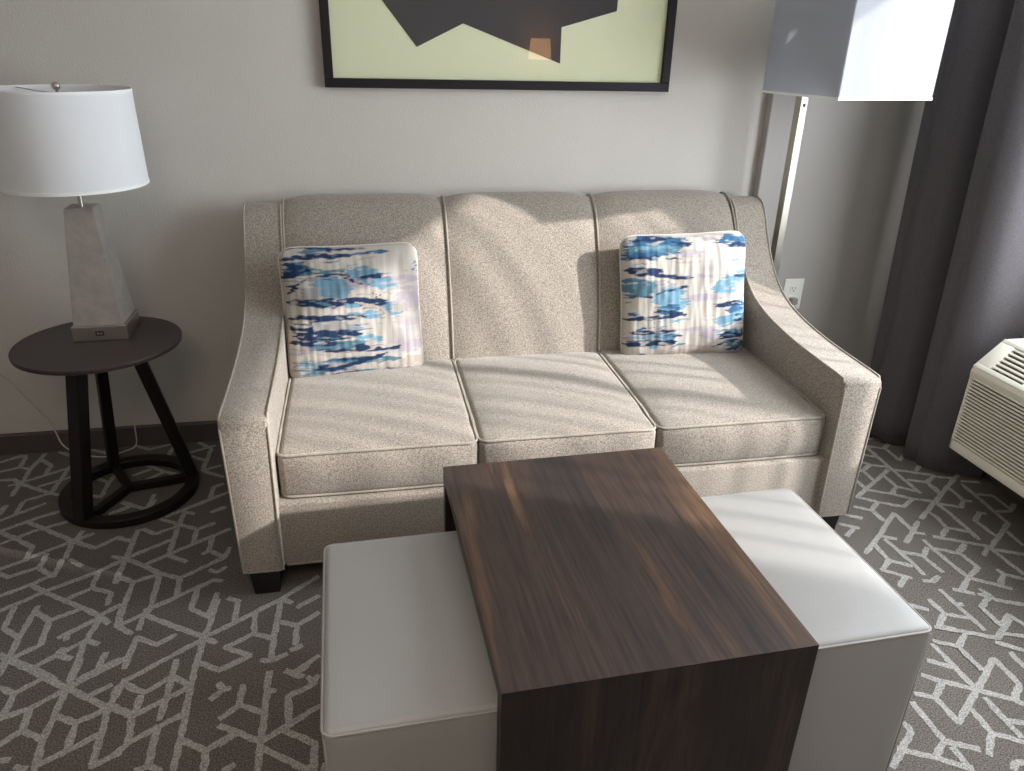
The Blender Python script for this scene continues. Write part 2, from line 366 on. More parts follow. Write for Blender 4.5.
# ---- floor: carpet with the light line pattern (surveyed on the floor plane, metres)
FLOOR_LINES = [(-2.019,-0.078,-1.958,-0.032),(-1.990,-0.153,-1.929,-0.127),(-1.929,-0.127,-1.888,-0.151),(-2.003,-0.062,-1.940,-0.034),(-1.929,-0.127,-1.939,-0.047),(-1.874,-0.032,-1.886,-0.157),(-1.886,-0.157,-1.879,-0.255),(-1.876,-0.075,-1.818,-0.132),(-1.818,-0.132,-1.816,-0.197),(-1.884,-0.254,-1.881,-0.340),(-1.884,-0.254,-1.917,-0.221),(-1.917,-0.221,-1.965,-0.219),(-1.917,-0.265,-1.884,-0.254),(-1.884,-0.254,-1.761,-0.338),(-1.761,-0.338,-1.723,-0.359),(-1.868,-0.240,-1.752,-0.166),(-1.750,-0.339,-1.746,-0.149),(-1.809,-0.287,-1.710,-0.231),(-1.821,-0.380,-1.750,-0.339),(-1.859,-0.501,-1.747,-0.412),(-1.824,-0.464,-1.825,-0.390),(-1.833,-0.569,-1.761,-0.517),(-1.761,-0.517,-1.673,-0.468),(-1.762,-0.526,-1.579,-0.663),(-1.579,-0.663,-1.498,-0.714),(-1.695,-0.569,-1.634,-0.546),(-1.579,-0.663,-1.573,-0.756),(-1.579,-0.663,-1.526,-0.632),(-1.579,-0.663,-1.684,-0.738),(-1.498,-0.714,-1.435,-0.664),(-1.833,-0.569,-1.774,-0.614),(-1.774,-0.614,-1.695,-0.678),(-1.695,-0.678,-1.692,-0.745),(-1.805,-0.644,-1.715,-0.579),(-1.565,-0.612,-1.574,-0.664),(-1.635,-0.248,-1.567,-0.298),(-1.567,-0.298,-1.557,-0.231),(-1.567,-0.298,-1.566,-0.400),(-1.566,-0.400,-1.596,-0.385),(-1.824,-0.027,-1.766,-0.067),(-1.704,-0.026,-1.628,-0.069),(-1.638,-0.725,-1.637,-0.754),(-1.885,-0.430,-1.874,-0.407),(-1.874,-0.407,-1.874,-0.461),(-1.752,-0.783,-1.685,-0.746),(-1.743,-0.807,-1.712,-0.831),(-1.712,-0.831,-1.638,-0.794),(-1.638,-0.794,-1.633,-0.755),(-1.638,-0.794,-1.577,-0.849),(-1.577,-0.849,-1.580,-0.763),(-1.556,-0.767,-1.510,-0.806),(-1.700,-0.920,-1.631,-0.878),(-1.631,-0.878,-1.593,-0.847),(-1.631,-0.878,-1.571,-0.927),(-1.571,-0.927,-1.462,-1.004),(-1.462,-1.004,-1.389,-1.056),(-1.389,-1.056,-1.354,-1.094),(-1.674,-0.989,-1.584,-0.925),(-1.584,-0.925,-1.570,-0.916),(-1.570,-0.916,-1.451,-0.847),(-1.451,-0.847,-1.399,-0.805),(-1.447,-0.926,-1.449,-0.855),(-1.500,-0.963,-1.447,-0.926),(-1.447,-0.926,-1.384,-0.958),(-1.384,-0.958,-1.380,-1.011),(-1.638,-0.975,-1.635,-1.066),(-1.635,-1.066,-1.580,-1.112),(-1.577,-0.985,-1.577,-1.015),(-1.577,-1.015,-1.580,-1.112),(-1.580,-1.112,-1.577,-1.195),(-1.575,-1.009,-1.521,-1.054),(-1.521,-1.054,-1.512,-1.151),(-1.512,-1.151,-1.573,-1.196),(-1.521,-1.054,-1.447,-1.013),(-1.389,-1.056,-1.344,-1.017),(-1.387,-1.063,-1.472,-1.131),(-1.455,-1.121,-1.449,-1.141),(-1.385,-1.070,-1.397,-1.167),(-1.397,-1.167,-1.393,-1.298),(-1.397,-1.155,-1.360,-1.174),(-1.397,-1.155,-1.454,-1.199),(-1.454,-1.199,-1.500,-1.236),(-1.454,-1.199,-1.415,-1.220),(-1.450,-1.176,-1.454,-1.199),(-1.604,-1.173,-1.577,-1.195),(-1.577,-1.195,-1.506,-1.235),(-1.506,-1.235,-1.428,-1.292),(-1.575,-1.251,-1.577,-1.195),(-1.373,-1.302,-1.286,-1.244),(-1.329,-1.214,-1.333,-1.270),(-1.389,-0.842,-1.385,-0.911),(-1.482,-0.449,-1.386,-0.505),(-1.386,-0.505,-1.373,-0.446),(-1.505,-0.515,-1.452,-0.484),(-1.311,-0.565,-1.181,-0.476),(-1.324,-0.577,-1.254,-0.621),(-1.254,-0.621,-1.192,-0.659),(-1.192,-0.659,-1.142,-0.630),(-1.254,-0.545,-1.220,-0.560),(-1.254,-0.545,-1.258,-0.630),(-1.258,-0.630,-1.256,-0.787),(-1.461,-0.682,-1.441,-0.668),(-1.441,-0.668,-1.385,-0.699),(-1.385,-0.699,-1.385,-0.637),(-1.385,-0.637,-1.367,-0.631),(-1.367,-0.631,-1.325,-0.665),(-1.325,-0.665,-1.253,-0.626),(-1.385,-0.699,-1.386,-0.791),(-1.386,-0.791,-1.383,-0.907),(-1.428,-0.772,-1.386,-0.791),(-1.386,-0.791,-1.313,-0.842),(-1.313,-0.842,-1.263,-0.885),(-1.263,-0.885,-1.197,-0.919),(-1.424,-0.820,-1.386,-0.791),(-1.382,-0.787,-1.258,-0.702),(-1.191,-0.668,-1.191,-0.747),(-1.312,-0.831,-1.256,-0.787),(-1.256,-0.787,-1.084,-0.676),(-1.254,-0.796,-1.194,-0.838),(-1.134,-0.713,-1.132,-0.787),(-1.132,-0.787,-1.077,-0.833),(-1.077,-0.833,-1.069,-0.784),(-1.148,-0.805,-1.132,-0.787),(-1.197,-0.919,-1.077,-0.833),(-1.197,-0.919,-1.191,-0.997),(-1.380,-0.885,-1.332,-0.915),(-1.332,-0.915,-1.262,-0.889),(-1.262,-0.889,-1.253,-1.042),(-1.332,-0.915,-1.333,-1.018),(-1.333,-1.018,-1.333,-1.082),(-1.367,-1.033,-1.333,-1.018),(-1.114,-0.894,-1.089,-0.906),(-1.089,-0.906,-1.067,-0.886),(-1.267,-1.053,-1.189,-1.004),(-1.189,-1.004,-1.093,-0.943),(-1.093,-0.943,-1.069,-0.951),(-1.134,-0.970,-1.138,-1.068),(-1.138,-1.068,-1.082,-1.110),(-1.082,-1.110,-1.074,-1.009),(-1.158,-0.555,-1.119,-0.537),(-1.253,-1.042,-1.263,-1.074),(-1.333,-1.016,-1.328,-1.109),(-1.328,-1.109,-1.281,-1.146),(-1.328,-1.109,-1.267,-1.071),(-1.267,-1.071,-1.250,-1.044),(-1.250,-1.044,-1.200,-1.018),(-1.267,-1.071,-1.265,-1.133),(-1.262,-1.075,-1.083,-1.194),(-1.069,-1.040,-1.075,-1.164),(-1.075,-1.164,-1.083,-1.194),(-1.083,-1.194,-1.017,-1.158),(-1.083,-1.194,-1.045,-1.222),(-1.081,-1.201,-1.252,-1.325),(-1.305,-1.268,-1.266,-1.237),(-1.266,-1.237,-1.264,-1.164),(-1.264,-1.164,-1.202,-1.204),(-1.202,-1.204,-1.161,-1.172),(-1.266,-1.237,-1.267,-1.279),(-1.081,-1.201,-1.083,-1.288),(-1.083,-1.288,-1.083,-1.375),(-1.083,-1.375,-1.081,-1.466),(-1.083,-1.288,-1.021,-1.327),(-1.021,-1.327,-0.995,-1.317),(-1.253,-1.320,-1.253,-1.336),(-1.253,-1.336,-1.195,-1.377),(-1.195,-1.377,-1.137,-1.329),(-1.137,-1.329,-1.139,-1.273),(-1.137,-1.329,-1.083,-1.375),(-1.253,-1.336,-1.268,-1.349),(-1.268,-1.349,-1.264,-1.405),(-1.264,-1.405,-1.203,-1.449),(-1.203,-1.449,-1.200,-1.386),(-1.203,-1.449,-1.083,-1.373),(-1.136,-1.334,-1.137,-1.470),(-1.018,-1.241,-1.004,-1.250),(-1.025,-1.426,-0.999,-1.400),(-0.999,-1.400,-1.014,-1.377),(-0.999,-1.400,-0.984,-1.397),(-1.206,-1.451,-1.194,-1.530),(-1.225,-1.566,-1.194,-1.530),(-1.194,-1.530,-1.138,-1.494),(-1.138,-1.494,-1.078,-1.460),(-1.138,-1.494,-1.134,-1.603),(-1.134,-1.603,-1.158,-1.611),(-1.134,-1.603,-1.104,-1.620),(-1.078,-1.460,-1.076,-1.542),(-1.076,-1.542,-1.075,-1.625),(-1.076,-1.542,-1.011,-1.582),(-1.011,-1.582,-0.963,-1.549),(-1.011,-1.582,-1.008,-1.637),(-1.037,-1.038,-1.007,-1.056),(-1.007,-1.056,-1.007,-1.142),(-1.041,-1.174,-0.883,-1.067),(-0.883,-1.067,-0.779,-0.980),(-0.883,-1.067,-0.853,-1.091),(-0.833,-1.113,-0.775,-1.072),(-0.883,-1.067,-0.887,-1.162),(-0.887,-1.162,-0.889,-1.231),(-0.889,-1.231,-0.892,-1.317),(-0.953,-1.115,-0.946,-1.202),(-0.946,-1.202,-0.891,-1.231),(-0.887,-1.162,-0.830,-1.189),(-0.830,-1.189,-0.772,-1.145),(-0.830,-1.189,-0.829,-1.264),(-0.839,-1.284,-0.813,-1.272),(-0.915,-1.311,-0.892,-1.317),(-0.892,-1.317,-0.851,-1.298),(-1.016,-1.246,-0.946,-1.202),(-1.016,-1.246,-0.947,-1.287),(-0.947,-1.287,-1.019,-1.327),(-0.845,-1.361,-0.810,-1.385),(-0.822,-1.367,-0.765,-1.320),(-0.890,-1.356,-0.890,-1.421),(-0.890,-1.421,-0.888,-1.579),(-0.889,-1.419,-0.870,-1.425),(-0.847,-1.360,-0.803,-1.387),(-0.818,-1.372,-0.791,-1.348),(-0.953,-1.392,-0.952,-1.456),(-0.994,-1.491,-0.952,-1.456),(-0.952,-1.456,-0.890,-1.492),(-0.991,-1.513,-0.888,-1.579),(-0.888,-1.579,-0.846,-1.550),(-0.846,-1.550,-0.821,-1.538),(-0.821,-1.538,-0.757,-1.493),(-0.834,-1.449,-0.781,-1.422),(-0.781,-1.422,-0.765,-1.391),(-0.834,-1.449,-0.827,-1.541),(-0.789,-1.392,-0.770,-1.419),(-0.846,-1.550,-0.762,-1.604),(-0.762,-1.604,-0.762,-1.680),(-0.982,-1.570,-0.951,-1.548),(-0.888,-1.579,-0.888,-1.658),(-0.886,-1.595,-0.781,-1.673),(-0.781,-1.673,-0.760,-1.669),(-0.962,-1.645,-0.943,-1.634),(-1.582,-1.196,-1.576,-1.248),(-1.565,-1.204,-1.389,-1.328),(-1.389,-1.328,-1.272,-1.409),(-1.502,-1.240,-1.470,-1.215),(-1.459,-1.280,-1.514,-1.324),(-1.514,-1.324,-1.557,-1.297),(-1.514,-1.324,-1.513,-1.390),(-1.389,-1.328,-1.388,-1.228),(-1.389,-1.328,-1.284,-1.251),(-1.389,-1.328,-1.458,-1.382),(-1.458,-1.382,-1.518,-1.402),(-1.458,-1.382,-1.450,-1.448),(-1.450,-1.448,-1.487,-1.483),(-1.450,-1.448,-1.393,-1.487),(-1.393,-1.487,-1.389,-1.328),(-1.393,-1.415,-1.333,-1.447),(-1.333,-1.447,-1.270,-1.414),(-1.270,-1.414,-1.259,-1.351),(-1.333,-1.447,-1.329,-1.530),(-1.393,-1.487,-1.382,-1.572),(-1.388,-1.563,-1.329,-1.530),(-1.329,-1.530,-1.263,-1.489),(-1.270,-1.414,-1.263,-1.489),(-1.263,-1.489,-1.258,-1.586),(-1.257,-1.416,-1.238,-1.430),(-1.259,-1.582,-1.206,-1.556),(-1.325,-1.361,-1.283,-1.337),(-1.469,-1.530,-1.450,-1.533),(-1.427,-1.556,-1.403,-1.564),(-1.329,-0.116,-1.226,-0.063),(-1.295,-0.030,-1.236,-0.088),(-1.236,-0.088,-1.242,-0.259),(-1.322,-0.127,-1.241,-0.180),(-1.242,-0.259,-1.181,-0.229),(-1.236,-0.265,-1.158,-0.319),(-1.478,-0.169,-1.382,-0.247),(-1.382,-0.247,-1.331,-0.274),(-1.493,-0.258,-1.439,-0.219),(-1.435,-0.295,-1.382,-0.247),(-1.151,-0.371,-1.180,-0.389),(-1.180,-0.389,-1.182,-0.458),(-1.253,-0.522,-1.124,-0.433),(-1.161,-0.560,-1.127,-0.533),(-1.482,-0.444,-1.387,-0.509),(-1.387,-0.509,-1.383,-0.409),(-1.506,-0.514,-1.449,-0.474),(1.514,-0.413,1.545,-0.418),(1.545,-0.418,1.584,-0.386),(1.545,-0.418,1.649,-0.486),(1.584,-0.466,1.534,-0.505),(1.534,-0.505,1.465,-0.469),(1.539,-0.506,1.534,-0.604),(1.534,-0.604,1.588,-0.568),(1.467,-0.474,1.456,-0.668),(1.456,-0.668,1.451,-0.842),(1.409,-0.536,1.457,-0.568),(1.454,-0.649,1.389,-0.620),(1.389,-0.620,1.370,-0.593),(1.389,-0.620,1.332,-0.658),(1.332,-0.658,1.313,-0.655),(1.332,-0.658,1.329,-0.738),(1.442,-0.665,1.191,-0.830),(1.260,-0.718,1.260,-0.787),(1.456,-0.668,1.596,-0.735),(1.545,-0.691,1.585,-0.660),(1.391,-0.708,1.391,-0.786),(1.391,-0.786,1.454,-0.838),(1.391,-0.786,1.336,-0.832),(1.257,-0.791,1.336,-0.832),(1.336,-0.832,1.392,-0.873),(1.392,-0.873,1.463,-0.905),(1.469,-0.751,1.531,-0.778),(1.531,-0.778,1.593,-0.739),(1.531,-0.778,1.517,-0.869),(1.517,-0.869,1.338,-0.997),(1.387,-0.881,1.324,-0.918),(1.324,-0.918,1.248,-0.875),(1.248,-0.875,1.189,-0.833),(1.248,-0.875,1.190,-0.920),(1.190,-0.920,1.142,-0.889),(1.190,-0.920,1.189,-0.981),(1.088,-0.942,1.124,-0.959),(1.394,-0.968,1.401,-1.015),(1.588,-0.744,1.659,-0.769),(1.692,-0.747,1.522,-0.867),(1.522,-0.867,1.460,-0.914),(1.533,-0.814,1.528,-0.860),(1.659,-0.813,1.630,-1.074),(1.588,-0.836,1.578,-0.916),(1.578,-0.916,1.603,-0.928),(1.671,-0.793,1.734,-0.811),(1.460,-0.914,1.535,-0.957),(1.535,-0.957,1.578,-0.916),(1.656,-0.884,1.715,-0.905),(1.715,-0.905,1.711,-1.000),(1.460,-0.914,1.466,-0.969),(1.466,-0.969,1.452,-1.144),(1.397,-0.989,1.389,-1.064),(1.389,-1.064,1.450,-1.099),(1.389,-1.064,1.340,-1.102),(1.309,-1.101,1.464,-1.186),(1.573,-0.994,1.597,-1.005),(1.579,-0.999,1.525,-1.039),(1.525,-1.039,1.528,-1.129),(1.630,-1.074,1.464,-1.186),(1.589,-1.114,1.581,-1.195),(1.378,-1.163,1.346,-1.185),(1.653,-0.999,1.701,-1.007),(1.701,-1.007,1.755,-0.968),(1.079,-0.929,1.119,-0.961),(1.194,-0.921,1.194,-0.988),(1.261,-0.950,1.132,-1.057),(1.132,-1.057,1.011,-1.148),(1.261,-0.950,1.257,-1.056),(1.314,-1.011,1.188,-1.117),(1.256,-1.070,1.284,-1.081),(1.123,-1.069,1.165,-1.093),(1.126,-1.090,1.133,-1.209),(1.133,-1.209,1.131,-1.281),(1.071,-1.111,1.064,-1.197),(1.064,-1.197,1.119,-1.234),(1.064,-1.197,1.011,-1.238),(1.011,-1.238,1.077,-1.290),(1.062,-1.282,1.013,-1.320),(1.022,-0.982,1.075,-1.013),(1.059,-1.010,1.005,-1.050),(1.132,-1.157,1.198,-1.194),(1.258,-1.115,1.254,-1.159),(1.254,-1.159,1.262,-1.319),(1.254,-1.159,1.322,-1.199),(1.322,-1.199,1.382,-1.158),(1.328,-1.204,1.335,-1.278),(1.335,-1.278,1.262,-1.319),(1.262,-1.319,1.194,-1.372),(1.237,-1.156,1.198,-1.193),(1.193,-1.200,1.199,-1.279),(1.262,-1.319,1.358,-1.389),(1.454,-1.181,1.402,-1.226),(1.454,-1.199,1.542,-1.242),(1.454,-1.199,1.456,-1.335),(1.389,-1.300,1.392,-1.324),(1.392,-1.324,1.438,-1.355),(1.388,-1.324,1.335,-1.370),(1.174,-1.362,1.222,-1.389),(1.108,-1.310,1.131,-1.317),(1.131,-1.317,1.170,-1.298),(1.129,-1.358,1.132,-1.536),(1.132,-1.425,1.150,-1.428),(1.063,-1.393,1.064,-1.457),(1.064,-1.457,1.131,-1.491),(1.064,-1.457,1.011,-1.499),(1.011,-1.499,1.048,-1.522),(1.256,-1.376,1.270,-1.430),(1.270,-1.430,1.338,-1.462),(1.234,-1.397,1.262,-1.408),(1.262,-1.408,1.197,-1.451),(1.197,-1.451,1.195,-1.530),(1.195,-1.530,1.257,-1.495),(1.257,-1.495,1.265,-1.541),(0.999,-1.502,1.144,-1.573),(1.144,-1.573,1.242,-1.512),(1.066,-1.542,1.008,-1.584),(1.008,-1.584,0.954,-1.553),(1.008,-1.584,1.008,-1.671),(1.130,-1.588,1.182,-1.630),(1.178,-1.561,1.227,-1.581),(1.141,-1.629,1.134,-1.682),(1.075,-1.640,0.943,-1.731),(0.943,-1.731,0.817,-1.816),(1.075,-1.640,1.073,-1.733),(1.073,-1.733,1.015,-1.777),(0.942,-1.562,0.943,-1.726),(0.887,-1.616,0.937,-1.648),(0.834,-1.662,0.873,-1.689),(0.873,-1.689,0.943,-1.731),(0.943,-1.731,1.015,-1.777),(1.015,-1.777,1.031,-1.793),(0.873,-1.689,0.815,-1.735),(0.815,-1.735,0.773,-1.714),(0.815,-1.735,0.817,-1.816),(0.745,-1.740,0.743,-1.859),(0.681,-1.794,0.681,-1.820),(0.681,-1.820,0.569,-1.902),(0.743,-1.859,0.809,-1.894),(0.743,-1.859,0.687,-1.896),(0.617,-1.861,0.687,-1.896),(0.687,-1.896,0.753,-1.938),(0.748,-1.880,0.750,-1.941),(0.881,-1.786,0.878,-1.858),(0.878,-1.858,0.935,-1.896),(0.878,-1.858,0.822,-1.912),(0.943,-1.760,0.940,-1.881),(0.945,-1.832,0.981,-1.846),(0.850,-1.958,0.868,-1.943),(0.868,-1.943,0.888,-1.946)]
b = nb()
box(b, RX0-.1, WX+.1, RY0-.1, .1, -.06, 0)
def near(px, py, grid):
    return (round(px/.1), round(py/.1)) in grid
grid = set()
for x0, y0, x1, y1 in FLOOR_LINES:
    n = max(1, int(math.hypot(x1-x0, y1-y0)/.04))
    for i in range(n+1):
        gx, gy = round((x0+(x1-x0)*i/n)/.1), round((y0+(y1-y0)*i/n)/.1)
        grid.add((gx, gy))
extra = []
rl = random.Random(3)
a0 = math.radians(24); L0 = .105
e1 = Vector((math.cos(a0), math.sin(a0))); e2 = Vector((math.cos(a0+PI/3), math.sin(a0+PI/3))); e3 = e2-e1
for i in range(-50, 50):
    for j in range(-50, 50):
        p = e1*i*L0 + e2*j*L0 + Vector((-.7, -2.2))
        if not (RX0-.1 < p.x < WX and RY0 < p.y < .05): continue
        for e in (e1, e2, e3):
            if rl.random() < .44:
                q = p + e*L0*(1 if rl.random() < .8 else .5); m_ = (p+q)/2
                if near(m_.x, m_.y, grid) or near(p.x, p.y, grid) or near(q.x, q.y, grid): continue
                extra.append((p.x, p.y, q.x, q.y))
zi = 0
for x0, y0, x1, y1 in FLOOR_LINES + extra:
    a, c = Vector((x0, y0)), Vector((x1, y1)); L = (c-a).length
    if L < .006: continue
    t = (c-a)/L; nrm = Vector((-t.y, t.x)); w = .0088
    n = max(2, int(L/.012)); zi = (zi+1) % 67; z = .0005+zi*.00003
    lv = []; 
    for i in range(n+1):
        p = a + t*(L*i/n) ; ww = w*(.85 if i in (0, n) else 1)
        if i == 0: p -= t*.004
        if i == n: p += t*.004
        l = p+nrm*(ww+rl.uniform(-.0022, .0022)); r = p-nrm*(ww+rl.uniform(-.0022, .0022))
        lv.append((b.verts.new((l.x, l.y, z)), b.verts.new((r.x, r.y, z))))
    for (l0, r0), (l1, r1) in zip(lv, lv[1:]):
        f = b.faces.new((l0, r0, r1, l1)); f.material_index = 1
me = bpy.data.meshes.new('floor'); 
for f in b.faces:
    if f.material_index == 1:
        f.normal_update()
        if f.normal.z < 0: f.normal_flip()
b.to_mesh(me); b.free(); me.materials.append(CARP); me.materials.append(CARPL)
fl = bpy.data.objects.new('floor', me); COL.objects.link(fl); fl['kind'] = 'structure'

# ------------------------------------------------------------------ sofa
sofa = thing('sofa', 'beige tweed three seat sofa with sloping scooped arms against the wall', 'sofa', (0, -.55, 0))
OFF = Vector((0, .55, 0))
def sobj(name, bm, m, parent=None, **k):
    """build in room coordinates, store relative to the sofa's base"""
    for v in bm.verts: v.co += OFF
    return obj(name, bm, m, parent or sofa, **k)
AX, AW, SR = .990, .132, .858
arm_top = [(-1.060, .588), (-1.040, .602), (-.95, .606), (-.85, .609), (-.75, .614), (-.65, .624), (-.56, .638), (-.48, .658), (-.41, .688), (-.35, .730),
           (-.30, .782), (-.26, .835), (-.225, .890), (-.195, .940), (-.165, .972), (-.125, .988), (-.08, .985), (-.045, .96), (-.028, .92)]
arm_top = [(v.x, v.y) for v in smooth_path([Vector((y, z, 0)) for y, z in arm_top], 2)]
prof = [(-1.057, .096)] + arm_top + [(-.028, .096)]
for s in (-1, 1):
    def tp(co, s=s):
        k = (co.z-.6)/.5 if co.z < .6 else 0           # the arm narrows a little towards the floor
        mid = s*(SR+AW/2)
        return Vector((mid+(co.x-mid)*(1+.10*k), co.y, co.z))
    b = nb(); prism_x(b, prof, s*SR if s > 0 else -AX, AX if s > 0 else -SR, .011, 3, tp)
    arm = sobj('arm', b, SOFA, smooth=50)
    def ln(x, up=.0):
        pts = [tp(Vector((x, -1.056, .10)))]+[tp(Vector((x, -1.058, z))) for z in (.2, .3, .4, .5, .57)]
        pts += [Vector((x, y, z+.001)) for y, z in arm_top[2:-1]]
        return pts
    b = nb()
    tube(b, ln(s*(SR+.004)), .0042, 6)
    tube(b, ln(s*(AX-.004)), .0036, 6)
    y0 = -1.054
    tube(b, [tp(Vector((s*(SR+.004), y0, .10))), tp(Vector((s*(AX-.004), y0, .10)))], .0036, 6)
    sobj('piping', b, PIPE, arm, smooth=True)
# seat base rail
b = nb(); box(b, -SR-.02, SR+.02, -1.038, -.06, .098, .316, .012, 3)
base = sobj('seat_base', b, SOFA, smooth=50)
b = nb(); tube(b, [(-SR, -1.036, .102), (SR, -1.036, .102)], .004, 6)
sobj('piping', b, PIPE, base, smooth=True)
# outside back
b = nb(); box(b, -SR-.02, SR+.02, -.20, -.020, .10, .90, .01, 2)
sobj('outside_back', b, SOFA, smooth=50)
# three back sections meeting at piped seams
bprof = [(-.30, .34), (-.385, .40), (-.372, .47), (-.352, .56), (-.326, .65), (-.298, .73), (-.268, .80), (-.238, .86), (-.205, .915), (-.168, .960), (-.128, .988),
         (-.085, .998), (-.045, .985), (-.018, .95), (-.012, .90), (-.016, .60), (-.10, .56), (-.20, .34)]
seams = [(-.858, -.858), (-.280, -.279), (.293, .280), (.858, .858)]   # x at the top, x at the seat
def backpt(x, i, puff):
    y, z = bprof[i]
    if 1 <= i <= 13:
        py, pz = bprof[i-1]; ny, nz = bprof[i+1]
        t = Vector((ny-py, nz-pz)).normalized(); n = Vector((-t.y, t.x))
        y, z = y + n.x*puff, z + n.y*puff
    return Vector((x, y, z))
fine = [(v.x, v.y) for v in smooth_path([Vector((y, z, 0)) for y, z in bprof], 2)]
bprof = fine; K1, K2 = 2, 27
def backpt(x, i, puff):
    y, z = bprof[i]
    if K1 <= i <= K2:
        py, pz = bprof[i-1]; ny, nz = bprof[i+1]
        t = Vector((ny-py, nz-pz)).normalized()
        y, z = y - t.y*puff, z + t.x*puff
    y = min(y, -.006)
    return Vector((x, y, z))
for q in range(3):
    b = nb(); nx = 24; cols = []
    for i in range(nx+1):
        u = i/nx; pf = .020*(1-abs(2*u-1)**5) - .004
        row = []
        for k in range(len(bprof)):
            w = min(1, max(0, (bprof[k][1]-.43)/.55))
            xl = seams[q][1]*(1-w)+seams[q][0]*w; xr = seams[q+1][1]*(1-w)+seams[q+1][0]*w
            row.append(b.verts.new(backpt(xl+.001+(xr-xl-.002)*u, k, pf)))
        cols.append(row)
    n = len(bprof)
    for A, C in zip(cols, cols[1:]):
        for k in range(n): b.faces.new((A[k], A[(k+1) % n], C[(k+1) % n], C[k]))
    b.faces.new(cols[0][::-1]); b.faces.new(cols[-1])
    bc = sobj('back_cushion', b, SOFA, smooth=60)
    b = nb()
    for e in ((q,) if q == 0 else (q, q+1) if q == 2 else (q,)):
        pts = []
        for k in range(K1, K2+1):
            w = min(1, max(0, (bprof[k][1]-.43)/.55)); x = seams[e][1]*(1-w)+seams[e][0]*w
            if e == 0: x += .004
            if e == 3: x -= .004
            pts.append(backpt(x, k, .003))
        b = nb(); tube(b, pts, .0042, 6)
        sobj('piping', b, PIPE, bc, smooth=True)
# seat cushions
cx = [(-.856, -.281), (-.279, .278), (.280, .856)]
for q, (x0, x1) in enumerate(cx):
    hx, hy, hz = (x1-x0)/2, (1.018-.375)/2, .074
    zc = .392
    def bend(p, hx=hx, hy=hy, q=q):
        u, v = p.x/hx, p.y/hy
        p = p.copy()
        cr = max(0, 1-abs(u)**3)*max(0, 1-abs(v)**3)
        if p.z > 0: p.z += .020*cr + .0035*noise.noise(Vector((u*2+q*5, v*2, 0)))*cr
        if v < -.8: p.y -= .020*(1-u**4)*(1-(p.z/.08)**2) if abs(p.z) < .08 else 0
        if v < -.6 and p.z > 0: p.z -= .006*abs(u)**6
        return p
    b = nb(); roundbox(b, (hx, hy, hz), .022, 12, bend, ((x0+x1)/2, -(1.018+.375)/2, zc))
    cu = sobj('seat_cushion', b, SOFA, smooth=True)
    b = nb(); r = .022; rc = .035
    for zz, sgn in ((hz-.006, 1), (-hz+.006, -1)):
        loop = []
        for (sx, sy, a0_) in ((1, 1, 0), (-1, 1, 90), (-1, -1, 180), (1, -1, 270)):
            for a in range(0, 91, 15):
                an = math.radians(a0_+a)
                loop.append(Vector((sx*(hx-rc)+rc*math.cos(an)*.985, sy*(hy-rc)+rc*math.sin(an)*.985, zz)))
        dense = []
        for i in range(len(loop)):
            p, n_ = loop[i], loop[(i+1) % len(loop)]
            m_ = max(1, int((n_-p).length/.05))
            for t in range(m_): dense.append(p.lerp(n_, t/m_))
        pts = []
        for p in dense:
            u, v = p.x/hx, p.y/hy; p = p.copy()
            if sgn > 0 and v < -.6: p.z -= .006*abs(u)**6
            if v < -.8: p.y -= .012*(1-u*u)*.35
            pts.append(p+Vector(((x0+x1)/2, -(1.018+.375)/2, zc)))
        tube(b, pts, .0045, 6, closed=True)
    sobj('piping', b, PIPE, cu, smooth=True)
# legs
for sx in (-1, 1):
    for y in (-1.0, -.10):
        b = nb(); box(b, sx*.925-.045, sx*.925+.045, y-.04, y+.04, 0, .10, .003)
        for v in b.verts:
            k = 1-.18*(1-v.co.z/.10); v.co.x = sx*.925+(v.co.x-sx*.925)*k; v.co.y = y+(v.co.y-y)*k
        sobj('leg', b, BLACKM)

